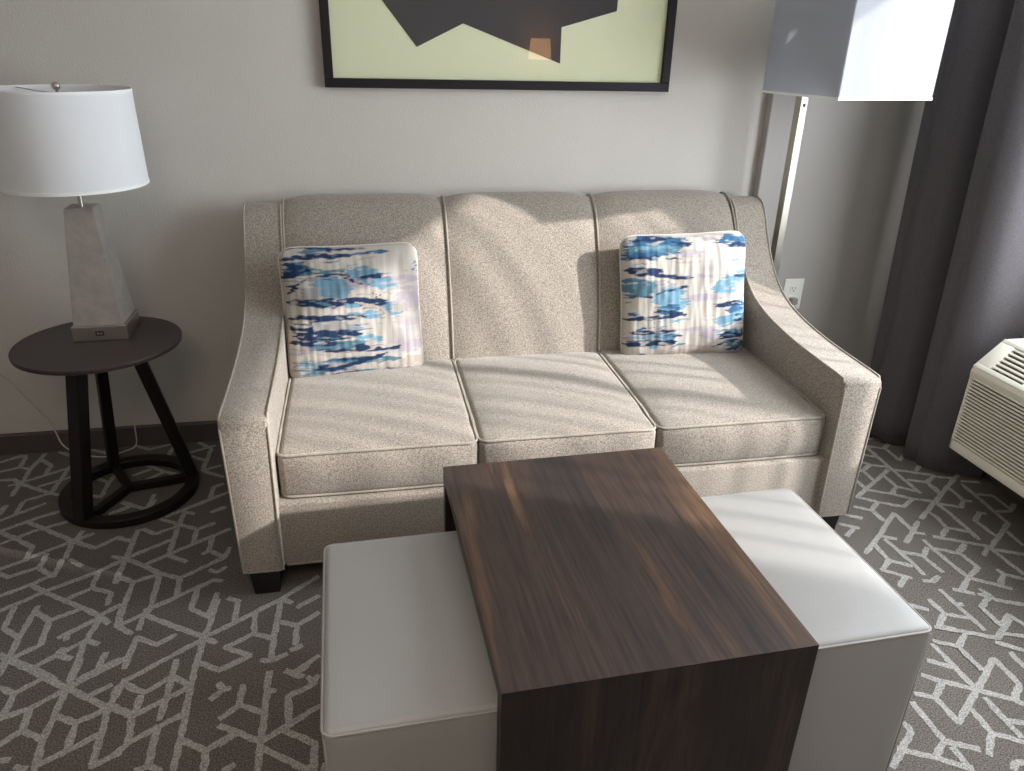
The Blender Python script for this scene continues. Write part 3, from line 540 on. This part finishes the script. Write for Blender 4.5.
# ------------------------------------------------------------------ throw pillows
NAVY, MID, LITE, TEAL, WHT, MAU, GRY, TAN = [srgb(*c)[:3] for c in ((28, 48, 78), (48, 88, 122), (102, 138, 158), (78, 112, 128), (178, 171, 163), (162, 152, 159), (142, 140, 141), (166, 155, 144))]
PA = [  # u0,u1,v0,v1,half thickness,colour
 (.80, 1.02, .40, .43, .09, MAU), (.76, 1.0, .75, .77, .05, MAU), (.80, 1.02, .88, .90, .05, TAN), (.72, 1.0, .27, .27, .03, MAU), (.0, .5, .88, .93, .10, GRY),
 (.0, .45, .16, .17, .06, TEAL), (.1, .5, .30, .31, .09, GRY), (.22, .50, .29, .31, .075, LITE), (.45, .70, .17, .22, .05, LITE), (.60, .82, .26, .30, .05, LITE),
 (.10, .72, .475, .47, .035, WHT), (.15, .55, .57, .57, .05, GRY), (.55, .70, .50, .56, .045, LITE), (.70, .84, .46, .48, .05, LITE), (.48, .66, .66, .70, .04, LITE), (.10, .55, .71, .72, .03, TEAL),
 (.35, .8, .83, .86, .03, TEAL), (.05, .28, .87, .92, .06, LITE), (.1, .9, .97, .94, .02, TEAL),
 (.02, .60, .00, .02, .012, NAVY), (.0, .52, .075, .065, .022, NAVY), (.5, .80, .07, .05, .010, MID), (.02, .20, .13, .17, .035, NAVY), (.0, .13, .20, .19, .03, NAVY),
 (.18, .50, .205, .215, .009, NAVY), (.0, .20, .32, .23, .012, NAVY), (.46, .62, .22, .30, .010, NAVY), (.56, .82, .225, .235, .020, NAVY),
 (.03, .45, .39, .41, .030, NAVY), (.40, .76, .40, .425, .030, NAVY), (.02, .56, .50, .52, .028, NAVY), (.04, .22, .57, .59, .05, NAVY), (.05, .56, .635, .64, .036, NAVY),
 (.02, .4, .68, .70, .02, NAVY), (.66, .72, .46, .58, .008, NAVY), (.40, .80, .745, .765, .025, NAVY), (.30, .72, .90, .80, .020, NAVY), (.20, .40, .87, .90, .02, NAVY), (.1, .5, .99, .985, .012, NAVY),
 (.64, .72, .33, .42, .006, NAVY), (.97, 1.0, .17, .19, .05, TEAL),
 (.20, .58, .12, .13, .045, WHT), (.12, .50, .475, .475, .022, WHT), (.55, .80, .58, .60, .055, WHT), (.05, .52, .80, .79, .030, WHT), (.52, .65, .42, .46, .02, TAN)]
PB = [
 (.42, .62, .15, .16, .03, MAU), (.5, .75, .50, .50, .03, MAU), (.6, .8, .78, .80, .05, MAU), (.3, .75, .93, .93, .05, TAN), (.45, .7, .33, .34, .02, MAU), (.1, .4, .42, .42, .07, GRY),
 (.0, .52, .05, .06, .06, MID), (.02, .45, .11, .12, .035, TEAL), (.10, .40, .09, .10, .018, LITE), (.0, .42, .155, .15, .025, MID), (.75, 1.02, .06, .08, .055, MID), (.55, .72, .02, .05, .02, GRY),
 (.0, .24, .38, .42, .075, TEAL), (.25, .50, .50, .52, .10, LITE), (.28, .45, .58, .60, .05, MID), (.68, .90, .42, .44, .05, LITE), (.75, 1.0, .36, .36, .025, LITE),
 (.80, 1.0, .60, .58, .05, MID), (.74, 1.0, .72, .64, .045, LITE), (.15, .42, .80, .80, .03, LITE), (.0, .3, .81, .81, .02, GRY), (.80, 1.0, .88, .90, .04, TEAL), (.72, .85, .70, .70, .02, LITE), (.22, .5, .72, .66, .014, LITE),
 (.02, .45, .03, .03, .018, NAVY), (.40, .54, .06, .10, .012, NAVY), (.80, 1.0, .10, .11, .022, NAVY), (.0, .30, .18, .18, .018, NAVY),
 (.0, .30, .27, .285, .030, NAVY), (.22, .56, .30, .345, .018, NAVY), (.25, .5, .46, .40, .010, NAVY), (.0, .25, .475, .475, .010, NAVY), (.25, .5, .58, .62, .020, NAVY),
 (.0, .50, .645, .63, .018, NAVY), (.04, .42, .765, .745, .018, NAVY), (.22, .30, .66, .75, .008, NAVY), (.0, .42, .845, .845, .028, NAVY), (.02, .38, .975, .975, .014, NAVY),
 (.85, 1.0, .345, .345, .012, NAVY), (.71, .95, .57, .56, .022, NAVY), (.76, 1.0, .82, .80, .030, NAVY), (.84, 1.0, .86, .88, .012, NAVY), (.7, .82, .90, .86, .008, NAVY),
 (.0, .26, .54, .55, .055, WHT), (.0, .38, .21, .22, .028, WHT), (.0, .45, .70, .69, .026, WHT), (.05, .24, .91, .92, .04, WHT), (.82, 1.0, .20, .20, .04, WHT)]
def dabs(seed, zones):
    rr = random.Random(seed); out = []
    for (ua, ub, n_, cols) in zones:
        for _ in range(n_):
            u0 = rr.uniform(ua-.05, ub-.05); L_ = rr.uniform(.04, .22); v0 = rr.uniform(.02, .98)
            out.append((u0, min(ub+.03, u0+L_), v0, v0+rr.uniform(-.015, .015), rr.choice((.003, .005, .008, .014)), rr.choice(cols)))
    return out
PA = PA + dabs(11, [(.0, .62, 46, [NAVY, NAVY, MID, TEAL, LITE, GRY, WHT, WHT]), (.55, .8, 12, [LITE, WHT, GRY, TAN]), (.75, 1., 12, [MAU, TAN, WHT])])
PB = PB + dabs(23, [(.0, .45, 36, [NAVY, MID, MID, TEAL, LITE, WHT, WHT]), (.42, .7, 16, [MAU, TAN, WHT, GRY]), (.72, 1., 24, [LITE, MID, NAVY, WHT])])
def pcol(u, v, shapes, seed):
    nx = noise.noise(Vector((u*5, v*16, seed)))*.012 + noise.noise(Vector((u*22, v*50, seed+9)))*.010
    ny = noise.noise(Vector((u*2, v*30, seed+20)))*.04 + noise.noise(Vector((u*3, v*90, seed+30)))*.05
    c = Vector(WHT)
    w0 = noise.noise(Vector((u*3, v*9, seed+50)))
    if w0 > .3: c = c.lerp(Vector(MAU), min(1, (w0-.3)*3))
    for (u0, u1, v0, v1, h, col) in shapes:
        uu = u+ny
        if u0 < uu < u1:
            t = (uu-u0)/(u1-u0); vc = v0+(v1-v0)*t
            prof_ = (1-abs(2*t-1)**3)**.6
            d = abs(v+nx-vc) - h*prof_
            if d < .003:
                k = min(1, (.003-d)/.006)
                br = noise.noise(Vector((u*14, v*45, seed+70+h*900)))     # dry-brush gaps
                if br > .36: k *= .3
                elif br > .22: k *= .75
                c = c.lerp(Vector(col), k)
    ver = noise.noise(Vector((u*95, v*5, seed+3)))
    return tuple(c*(1+.035*ver))
def pillow_mat(name):
    m = mat(name, srgb(220, 220, 220), .75, spec=.2)
    a = N(m, 'ShaderNodeVertexColor', layer_name='Col'); LK(m, a.outputs[0], B(m).inputs['Base Color'])
    v = coords(m, (70, 10, 3)); n = N(m, 'ShaderNodeTexNoise', Scale=2.0, Detail=3.); LK(m, v, n.inputs['Vector'])
    bump(m, n.outputs[0], .3, .003)
    return m
PILM = pillow_mat('printed_pillow_cotton')
def pillow(name, label, shapes, seed, W, Hh, T):
    b = nb(); n = 190; lay = b.loops.layers.float_color.new('Col')
    cl_ = {}
    def P(i, j, s):
        u, v = -1+2*i/n, -1+2*j/n
        a, c_ = abs(u), abs(v)
        t = ((1-a**3.2)*(1-c_**3.2))
        t = max(0, t)**.42
        rx = 1-.035*(1-c_**2)*(a**3)*0-.02*(a**10)*(c_**10)*4          # softly clipped corners
        x = u*W/2*(1-.03*(1-c_**2)*a**4)*rx
        z = v*Hh/2*(1-.03*(1-a**2)*c_**4)*rx
        wr = .004*noise.noise(Vector((u*3+seed, v*3, s)))+.0022*noise.noise(Vector((u*14, v*3, seed+s*5)))
        y = s*(T/2*t + .004) + wr*min(1, t*1.5)*1.5
        if (i in (0, n) or j in (0, n)): y = 0
        return Vector((x, y, z))
    for s in (-1, 1):
        nn = n if s < 0 else 60; g = {}
        for i in range(nn+1):
            for j in range(nn+1):
                if s < 0: g[i, j] = b.verts.new(P(i, j, s))
                else: g[i, j] = b.verts.new(P(i*n/nn, j*n/nn, s))
        for i in range(nn):
            for j in range(nn):
                f = b.faces.new((g[i,j], g[i+1,j], g[i+1,j+1], g[i,j+1]))
                for lp, (p, q) in zip(f.loops, ((i,j),(i+1,j),(i+1,j+1),(i,j+1))):
                    key = (s, p, q)
                    if key not in cl_:
                        u_, v_ = p/nn, 1-q/nn
                        cl_[key] = pcol(u_ if s < 0 else 1-u_, v_, shapes, seed)+(1,)
                    lp[lay] = cl_[key]
    o = obj(name, b, PILM, smooth=True)
    tag(o, label, 'pillow')
    # sewn edge
    b = nb(); pts = []
    for k in range(160):
        a = k/160*4; e, f_ = int(a), a-int(a)
        u, v = ((f_, 0), (1, f_), (1-f_, 1), (0, 1-f_))[e]
        p = P(int(round(u*n)), int(round(v*n)), -1); p.y = 0; pts.append(p)
    tube(b, pts, .0032, 6, closed=True)
    obj('seam_piping', b, mat('pillow_seam', srgb(206, 200, 196), .8), o, smooth=True)
    return o
pl = pillow('throw_pillow', 'square blue and white print pillow in the left corner, pale on its right side', PA, 1.5, .470, .465, .14)
pl.location = (-.628, -.406, .668)
pl.rotation_euler = (math.radians(-12), math.radians(0), math.radians(5))
pr = pillow('throw_pillow', 'square blue and white print pillow by the right arm, pale down its middle', PB, 7.3, .480, .470, .14)
pr.location = (.584, -.403, .678)
pr.rotation_euler = (math.radians(-12), math.radians(-2.5), math.radians(-5))

# ------------------------------------------------------------------ round side table
ST = (-1.466, -.384, 0)
st = thing('side_table', 'round espresso side table with three slanted legs on a ring base left of the sofa', 'table', ST)
b = nb(); lathe(b, [(.001, .579), (.252, .579), (.2560, .581), (.2568, .592), (.2550, .5945), (.001, .595)], 96)
obj('table_top', b, ESPR, st, smooth=30)
b = nb(); lathe(b, [(.192, .002), (.229, .002), (.231, .006), (.231, .030), (.229, .033), (.192, .033), (.190, .030), (.190, .006), (.192, .002)], 96)
obj('base_ring', b, ESPB, st, smooth=30)
LEG = [(241, 1.0), (118, 1.0), (19, 1.0)]
legb = [Vector((-.103, -.187, 0)), Vector((-.104, .182, 0)), Vector((.201, .062, 0))]
legt = [Vector((-.020, -.172, 0)), Vector((-.050, .135, 0)), Vector((.118, -.045, 0))]
for lb, lt in zip(legb, legt):
    b = nb(); rad = lb.normalized(); tan = Vector((-rad.y, rad.x, 0)); vs = []
    lw = .018 if lb.y > .15 else .026
    for c, z, w, d in ((lb, .030, lw, .021), (lt, .580, lw, .021)):
        vs.append([b.verts.new(c+tan*(sx*w)+rad*(sy*d)+Vector((0,0,z))) for sx, sy in ((-1,-1),(1,-1),(1,1),(-1,1))])
    for k in range(4): b.faces.new((vs[0][k], vs[0][(k+1)%4], vs[1][(k+1)%4], vs[1][k]))
    b.faces.new(vs[0][::-1]); b.faces.new(vs[1])
    bmesh.ops.bevel(b, geom=list(b.edges), offset=.003, segments=2, affect='EDGES')
    obj('leg', b, ESPB, st)
    b = nb(); box(b, 0, .200, -.014, .014, .003, .031, .002)
    c0 = Vector((-.01, .012, 0)); d_ = (rad*.195-c0); ang = math.atan2(d_.y, d_.x); sc = d_.length/.200
    for v in b.verts:
        x, y = v.co.x*sc, v.co.y
        v.co.x, v.co.y = c0.x+x*math.cos(ang)-y*math.sin(ang), c0.y+x*math.sin(ang)+y*math.cos(ang)
    obj('stretcher', b, ESPB, st)

# ------------------------------------------------------------------ table lamp
tl = thing('table_lamp', 'silver obelisk table lamp with a white drum shade standing on the round side table', 'lamp', (-1.459, -.299, .5955), .019)
b = nb(); box(b, -.085, .085, -.085, .085, 0, .05, .002); base_ = obj('lamp_base', b, NICKEL, tl)
b = nb(); vs = []
for s, z in ((.078, .050), (.042, .429)):
    vs.append([b.verts.new((sx*s, sy*s, z)) for sx, sy in ((-1,-1),(1,-1),(1,1),(-1,1))])
for k in range(4): b.faces.new((vs[0][k], vs[0][(k+1)%4], vs[1][(k+1)%4], vs[1][k]))
b.faces.new(vs[0][::-1]); b.faces.new(vs[1]); bmesh.ops.bevel(b, geom=list(b.edges), offset=.0025, segments=2, affect='EDGES')
obj('lamp_body', b, SILVER, tl)
b = nb(); box(b, -.013, .013, -.0862, -.083, .018, .034, .001); sk = obj('usb_port', b, SLOTM, tl)
b = nb()
for dx in (-.005, .005): box(b, dx-.003, dx+.003, -.0868, -.0855, .0235, .0285)
obj('port_slot', b, mat('grey_contact', srgb(130, 128, 124), .4), sk)
b = nb(); tube(b, [(0, 0, .42), (0, 0, .52)], .0075, 16); obj('neck', b, NICKEL, tl, smooth=50)
b = nb(); lathe(b, [(.018, .500), (.019, .503), (.019, .560), (.016, .565)], 24, cap=True); obj('socket', b, NICKEL, tl, smooth=40)
b = nb(); tube(b, [(0, 0, .55)]+[(0.0, 0, .56)], .01, 12)
lathe(b, [(.010, .565), (.022, .60), (.030, .635), (.026, .665), (.012, .68), (.001, .683)], 24); obj('light_bulb', b, WHITEP, tl, smooth=True)
b = nb(); hp = []
for a in range(0, 181, 12):
    an = math.radians(a); hp.append((.055*math.cos(an), 0, .56+.205*math.sin(an)**.8 if a not in (0, 180) else .56))
tube(b, hp, .002, 6); obj('harp', b, NICKEL, tl, smooth=True)
b = nb(); lathe(b, [(.209, .4965), (.2045, .780), (.2035, .780), (.2080, .4965), (.209, .4965)], 96)
shd = obj('lamp_shade', b, SHADE, tl, smooth=60)
for r_, z_ in ((.2095, .5005), (.2050, .776)):
    b = nb(); lathe(b, [(r_-.0022, z_-.0045), (r_+.0008, z_-.0045), (r_+.0008, z_+.0045), (r_-.0022, z_+.0045), (r_-.0022, z_-.0045)], 96)
    obj('shade_trim', b, TRIM, shd, smooth=30)
b = nb()
for a in (20, 140, 260):
    an = math.radians(a); tube(b, [(.012*math.cos(an), .012*math.sin(an), .766), (.1*math.cos(an), .1*math.sin(an), .768), (.203*math.cos(an), .203*math.sin(an), .775)], .0016, 6)
obj('shade_spider', b, NICKEL, tl, smooth=True)
b = nb(); lathe(b, [(.004, .764), (.004, .775), (.010, .779), (.0125, .786), (.010, .794), (.004, .797), (.001, .7975)], 24); obj('finial', b, NICKEL, tl, smooth=True)

# ------------------------------------------------------------------ floor lamp
FA = math.radians(8.8)
fp = Vector((1.052, -.215))
flp = thing('floor_lamp', 'tall square brushed metal floor lamp with a white box shade behind the right arm', 'lamp', (fp.x, fp.y, 0), FA)
b = nb(); box(b, -.13, .13, -.095, .12, 0, .018, .003); obj('lamp_base', b, STEELL, flp)
b = nb(); box(b, -.0165, .0165, -.0165, .0165, .018, 1.62, .002); pole = obj('pole', b, STEELL, flp)
b = nb(); box(b, -.0055, .0055, -.0178, -.0163, 1.338, 1.350, .0005); obj('switch', b, SLOTM, pole)
b = nb(); box(b, -.0075, .0075, -.205, -.0165, 1.60, 1.618, .002); obj('lamp_arm', b, STEELL, flp)
b = nb(); lathe(b, [(.018, 1.50), (.019, 1.50), (.019, 1.60), (.016, 1.60)], 20, 0, -.205, cap=True); obj('socket', b, NICKEL, flp, smooth=40)
b = nb(); lathe(b, [(.001, 1.40), (.018, 1.405), (.029, 1.43), (.028, 1.455), (.014, 1.49), (.012, 1.50)], 24, 0, -.205); obj('light_bulb', b, WHITEP, flp, smooth=True)
SH = .193; shz = 1.388; shc = (-.003, -.212)
b = nb()
for (o_, i_) in ((SH, SH-.0025),):
    outer = [(-o_, -o_), (o_, -o_), (o_, o_), (-o_, o_)]; inner = [(-i_, -i_), (i_, -i_), (i_, i_), (-i_, i_)]
    rings = []
    for pr_, z in ((outer, shz), (outer, shz+.40), (inner, shz+.40), (inner, shz)):
        rings.append([b.verts.new((shc[0]+x, shc[1]+y, z)) for x, y in pr_])
    for k in range(4):
        A, C = rings[k], rings[(k+1) % 4]
        for j in range(4): b.faces.new((A[j], A[(j+1)%4], C[(j+1)%4], C[j]))
bmesh.ops.bevel(b, geom=[e for e in b.edges if abs(e.verts[0].co.z-e.verts[1].co.z) > .1], offset=.001, segments=2, affect='EDGES')
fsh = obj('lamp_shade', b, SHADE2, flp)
e_ = SH+.0012
for z in (shz, shz+.392):
    b = nb()
    for (x0, x1, y0, y1) in ((-e_, e_, -e_, -e_+.003), (-e_, e_, e_-.003, e_), (-e_, -e_+.003, -e_+.003, e_-.003), (e_-.003, e_, -e_+.003, e_-.003)):
        box(b, shc[0]+x0, shc[0]+x1, shc[1]+y0, shc[1]+y1, z, z+.008)
    obj('shade_trim', b, TRIM, fsh)
b = nb()
for (x0, x1, y0, y1) in ((-SH, SH, -.0022, .0022), (-.0022, .0022, -SH, -.003), (-.0022, .0022, .003, SH)):
    box(b, shc[0]+x0, shc[0]+x1, shc[1]+y0+.007, shc[1]+y1+.007 if y1 < SH else shc[1]+y1, 1.619, 1.623)
obj('shade_spider', b, STEELL, flp)

# ------------------------------------------------------------------ coffee table and the two ottomans
TA = math.radians(1.33); TX, TY, TH_, TW, TL = -0.394, -2.021, .530, 0.598, 0.758
ct = thing('coffee_table', 'dark wood-grain waterfall coffee table standing over the two ottomans', 'table', (TX, TY, 0), TA)
P_ = .034
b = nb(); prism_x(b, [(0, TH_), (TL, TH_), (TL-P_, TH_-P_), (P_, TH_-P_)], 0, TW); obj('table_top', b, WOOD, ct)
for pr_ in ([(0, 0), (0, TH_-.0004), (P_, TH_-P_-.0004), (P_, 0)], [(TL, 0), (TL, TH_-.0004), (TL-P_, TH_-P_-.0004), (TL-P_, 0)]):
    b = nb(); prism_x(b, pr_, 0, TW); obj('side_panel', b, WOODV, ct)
def ottoman(label, x, y, rz, w, d, h, taper):
    t = thing('ottoman', label, 'ottoman', (x, y, 0), rz, 'grey vinyl ottomans tucked under the coffee table')
    z0 = .012; hz = (h-z0)/2
    def bend(p):
        p = p.copy(); u, v = p.x/(w/2), p.y/(d/2)
        if p.z > 0: p.z += .006*(1-u*u)*(1-v*v)
        k = (p.z+hz)/(2*hz); p.y *= 1-taper*(1-k)
        return p
    b = nb(); roundbox(b, (w/2, d/2, hz), .016, 12, bend, (0, 0, z0+hz)); bd = obj('upholstered_cube', b, VINYL, t, smooth=True)
    b = nb(); z = h-.008; pts = []
    rc = .02
    for (sx, sy, a0_) in ((1, 1, 0), (-1, 1, 90), (-1, -1, 180), (1, -1, 270)):
        for a in range(0, 91, 18):
            an = math.radians(a0_+a); pts.append((sx*(w/2-rc)+rc*math.cos(an)*.97, sy*(d/2-rc)+rc*math.sin(an)*.97, z))
    tube(b, pts, .0030, 6, closed=True)
    for sx in (-1, 1):
        for sy in (-1, 1): tube(b, [(sx*(w/2-.0045), sy*(d/2-.0045), z-.01), (sx*(w/2-.0045), sy*(d/2*(1-taper)-.0045), z0+.015)], .0022, 6)
    obj('piping', b, VPIPE, bd, smooth=True)
    for sx in (-1, 1):
        for sy in (-1, 1):
            b = nb(); box(b, sx*(w/2-.06)-.025, sx*(w/2-.06)+.025, sy*(d/2-.06)-.025, sy*(d/2-.06)+.025, 0, z0+.01, .003); obj('leg', b, BLACKM, t)
    return t
OW = .45
ottoman('light grey vinyl cube ottoman sticking out at the left of the coffee table', -0.705+OW/2, -1.705, math.radians(1.3), OW, .549, .451, 0)
ottoman('light grey vinyl cube ottoman sticking out at the right, nearest the window', 0.527-OW/2, -1.657, math.radians(1.3), OW, .555, .451, 0)

# ------------------------------------------------------------------ framed picture
pc = thing('framed_picture', 'black framed abstract print of charcoal angular shape on cream hanging above the sofa', 'picture', (-.042, -.001, 1.3735))
x0, x1, zt = -.639, .639, .78; fw = .031
b = nb()
for (a0_, a1_, c0, c1) in ((x0, x1, 0, fw), (x0, x1, zt-fw, zt), (x0, x0+fw, fw, zt-fw), (x1-fw, x1, fw, zt-fw)):
    box(b, a0_, a1_, -.032, 0, c0, c1, .0015, 1)
obj('frame', b, FRAMEM, pc)
obj('backing_paper', box(nb(), x0+fw-.004, x1-fw+.004, -.014, -.006, fw-.004, zt-fw+.004), ARTP, pc)
ox, oz = .042, -1.3735
poly = [(-.47, 1.654), (-.355, 1.510), (-.190, 1.589), (.169, 1.465), (.169, 1.586), (.373, 1.644), (.378, 1.76), (.30, 1.83), (.33, 1.97), (.05, 2.03), (-.08, 1.93), (-.28, 2.01), (-.50, 1.90), (-.43, 1.80), (-.52, 1.72)]
b = nb(); A = [b.verts.new((x+ox, -.0145, z+oz)) for x, z in poly]; C = [b.verts.new((x+ox, -.0155, z+oz)) for x, z in poly]
b.faces.new(A); b.faces.new(C[::-1])
for i in range(len(A)): b.faces.new((A[i], C[i], C[(i+1) % len(A)], A[(i+1) % len(A)]))
obj('printed_shape', b, ARTB, pc)
obj('glass', box(nb(), x0+fw-.004, x1-fw+.004, -.024, -.021, fw-.004, zt-fw+.004), GLASS, pc)

# ------------------------------------------------------------------ curtain
def curtain(name, pts, z0, z1, m, hem=.0, flare=None, thick=.0025):
    b = nb(); path = smooth_path([Vector((x, y, 0)) for x, y in pts], 8); rows = []
    nz = 26
    for k in range(nz+1):
        z = z0+(z1-z0)*k/nz; row = []
        for i, p in enumerate(path):
            q = Vector((p.x, p.y, z)); q += flare(p, i/(len(path)-1), (z-z0)/(z1-z0)) if flare else Vector()
            row.append(b.verts.new(q))
        rows.append(row)
    for A, C in zip(rows, rows[1:]):
        for i in range(len(A)-1): b.faces.new((A[i], A[i+1], C[i+1], C[i]))
    o = obj(name, b, m, smooth=True)
    if thick:
        md = o.modifiers.new('thickness', 'SOLIDIFY'); md.thickness = thick; md.offset = 0
    return o
def fl_(p, u, t):
    low = (1-t)**3
    return Vector((-.02*low*math.sin(u*5), .03*min(1, t*1.2)*max(0, u-.5)*2 - .085*low*(1-u) - .03*math.sin(t*7)*.2, .012*math.sin(u*9)*(1 if t < .01 else 0)))
cur = curtain('curtain', [(1.69, -.235), (1.60, -.205), (1.548, -.25), (1.562, -.295), (1.548, -.345), (1.566, -.39), (1.60, -.43), (1.69, -.462), (1.72, -.48), (1.67, -.512), (1.595, -.53), (1.548, -.575), (1.560, -.625), (1.548, -.67), (1.59, -.735), (1.675, -.775), (1.72, -.81)], .012, 2.40, CURT, flare=fl_)
tag(cur, 'dark grey floor length curtain hanging in folds at the right of the sofa', 'curtain')
b = nb(); path = smooth_path([(1.70, -.235, 2.41), (1.70, -2.9, 2.41)], 2)
tube(b, [(1.70, -.15, 2.415), (1.70, -2.8, 2.415)], .010, 10)
trk = obj('curtain_track', b, WHITEP, smooth=50); tag(trk, 'white curtain track fixed under the ceiling above the window', 'curtain track')
sy = []; k = 0
rs = random.Random(5); y = -.56
while y > -2.62:
    sy.append((1.768+(.018 if k % 2 else -.018)*rs.uniform(.6, 1.1), y)); y -= .034*rs.uniform(.6, 1.7); k += 1
shc_ = curtain('sheer_curtain', sy, .635, 2.40, SHEER, thick=0, flare=lambda p, u, t: Vector((0, .02*math.sin(t*6+u*9), 0)))
tag(shc_, 'white sheer curtain hanging in fine pleats across the window', 'curtain')

# ------------------------------------------------------------------ air conditioner under the window
AY1, AY0 = -.857, -1.925
ac = thing('air_conditioner', 'cream through-wall air conditioner with louvred front under the window', 'air conditioner', (1.65, (AY0+AY1)/2, .205))
oy = (AY0+AY1)/2
def aobj(name, bm, m, parent=None, **k):
    for v in bm.verts: v.co -= Vector((1.65, oy, .205))
    return obj(name, bm, m, parent or ac, **k)
def prism_y(b, prof, y0, y1, bev=0., seg=2):
    A = [b.verts.new((x, y0, z)) for x, z in prof]; C = [b.verts.new((x, y1, z)) for x, z in prof]; n = len(prof)
    f0 = b.faces.new(A); f1 = b.faces.new(C[::-1])
    for i in range(n): b.faces.new((A[i], C[i], C[(i+1) % n], A[(i+1) % n]))
    if bev: bmesh.ops.bevel(b, geom=list(set(e for v in A+C for e in v.link_edges)), offset=bev, segments=seg, profile=.5, affect='EDGES')
# housing: recessed core plus end caps and rails
hp_ = [(1.512, .212), (1.512, .525), (1.608, .617), (1.795, .617), (1.795, .212)]
b = nb(); prism_y(b, hp_, AY0+.004, AY1-.004); core = aobj('inner_housing', b, ACG)
b = nb()
full = [(1.500, .205), (1.500, .527), (1.604, .625), (1.795, .625), (1.795, .205)]
prism_y(b, [(1.500, .493), (1.498, .515), (1.503, .530), (1.512, .538), (1.525, .530), (1.525, .493)], AY0, AY1, .0015)
prism_y(b, [(1.500, .205), (1.500, .243), (1.53, .243), (1.53, .205)], AY0, AY1, .004)
prism_y(b, [(1.592, .612), (1.600, .624), (1.61, .627), (1.795, .627), (1.795, .600), (1.60, .600)], AY0, AY1, .002)
prism_y(b, full, AY1-.012, AY1, .004); prism_y(b, full, AY0, AY0+.012, .004)
# sloped discharge deck frame
def deck(u, lift): # point along the sloped face
    return (1.506+.096*u - lift*.70, .532+.092*u + lift*.72)
def deckbar(b, u0, u1, y0, y1, lift=.004):
    prism_y(b, [deck(u0, -.008), deck(u0, lift), deck(u1, lift), deck(u1, -.008)], y0, y1, .0012)
deckbar(b, -.02, .12, AY0, AY1); deckbar(b, .90, 1.02, AY0, AY1)
deckbar(b, .12, .90, AY1-.06, AY1); deckbar(b, .12, .90, AY0, AY0+.06)
aobj('casing', b, ACM, smooth=40)
b = nb(); n = 20
for i in range(n):
    z = .2505+(.4905-.2505)*i/(n-1)
    prism_y(b, [(1.500, z-.0034), (1.4985, z), (1.501, z+.0026), (1.507, z+.0026), (1.507, z-.0034)], AY0+.006, AY1-.006)
aobj('louvre_panel', b, ACM)
b = nb()
for i in range(6):
    u = .185+.128*i; deckbar(b, u, u+.060, AY0+.055, AY1-.055, .002)
for y in [AY1-.20-.15*i for i in range(5)]: deckbar(b, .12, .9, y-.004, y+.004, .0015)
aobj('discharge_grille', b, ACM)

# ------------------------------------------------------------------ wall outlet with plug
wo = thing('wall_outlet', 'white wall socket plate with a plug in it, behind the right arm of the sofa', 'outlet', (1.264, -.0455, .550))
b = nb(); box(b, -.046, .046, -.006, 0, -.070, .070, .003, 2); obj('cover_plate', b, WHITEP, wo)
for z in (.024, -.024):
    b = nb(); box(b, -.017, .017, -.008, -.005, z-.0165, z+.0165, .0012); s_ = obj('socket_face', b, WHITEP, wo)
    b = nb(); box(b, -.0085, -.0065, -.0086, -.0078, z-.001, z+.009); box(b, .0065, .0085, -.0086, -.0078, z-.001, z+.009)
    tube(b, [(0, -.0078, z-.0085), (0, -.0086, z-.0085)], .0028, 10); obj('socket_slot', b, SLOTM, s_)
pg = thing('power_plug', 'clear plug and cord pushed into the lower wall socket', 'plug', (1.264, -.0535, .523))
PLG = mat('translucent_grey_plug', srgb(150, 146, 140), .3)
b = nb(); box(b, -.015, .015, -.028, 0, -.014, .016, .005, 2); obj('plug_body', b, PLG, pg)
b = nb(); tube(b, smooth_path([(.004, -.020, -.012), (.012, -.026, -.035), (.010, -.022, -.09), (-.02, -.014, -.2), (-.06, -.012, -.34), (-.09, -.012, -.49), (-.10, -.03, -.523), (-.13, -.07, -.5255), (-.17, -.09, -.5255)], 5), .0027, 6); obj('cord', b, CORDM, pg, smooth=True)

# ------------------------------------------------------------------ cords behind the side table
b = nb(); tube(b, smooth_path([(-1.46, -.212, .6), (-1.455, -.15, .597), (-1.45, -.105, .57), (-1.45, -.04, .44), (-1.47, -.022, .33), (-1.485, -.02, .275), (-1.52, -.022, .19), (-1.527, -.024, .09), (-1.53, -.04, .02), (-1.56, -.06, .0065), (-1.63, -.10, .006), (-1.72, -.07, .006), (-1.80, -.03, .03), (-1.83, -.02, .12), (-1.90, -.018, .25), (-1.99, -.018, .37), (-2.2, -.018, .47)], 6), .0027, 6)
bpy.context.view_layer.update()
for v in b.verts: v.co = tl.matrix_world.inverted() @ v.co
obj('cord', b, CORDM, tl, smooth=True)['label'] = 'thin pale lamp cord looping down the wall'

# ------------------------------------------------------------------ lit wall lamp behind the photographer, mirrored in the picture glass
wl = thing('wall_lamp', 'small warm lit wall lamp across the room mirrored in the picture glass', 'lamp', (1.15, RY0, 1.46))
b = nb(); box(b, -.05, .05, 0.0, .02, -.10, .06, .003); obj('wall_plate', b, NICKEL, wl)
b = nb(); tube(b, [(0, .015, -.05), (0, .13, -.05), (0, .14, -.02)], .007, 8); obj('lamp_arm', b, NICKEL, wl, smooth=True)
EM = bpy.data.materials.new('lit_warm_shade'); EM.use_nodes = True
B(EM).inputs['Base Color'].default_value = srgb(250, 225, 190); B(EM).inputs['Emission Color'].default_value = (1, .52, .22, 1); B(EM).inputs['Emission Strength'].default_value = 3.5
b = nb(); lathe(b, [(.11, -.06), (.09, .12), (.088, .12), (.108, -.06), (.11, -.06)], 40, 0, .14); obj('lamp_shade', b, EM, wl, smooth=50)
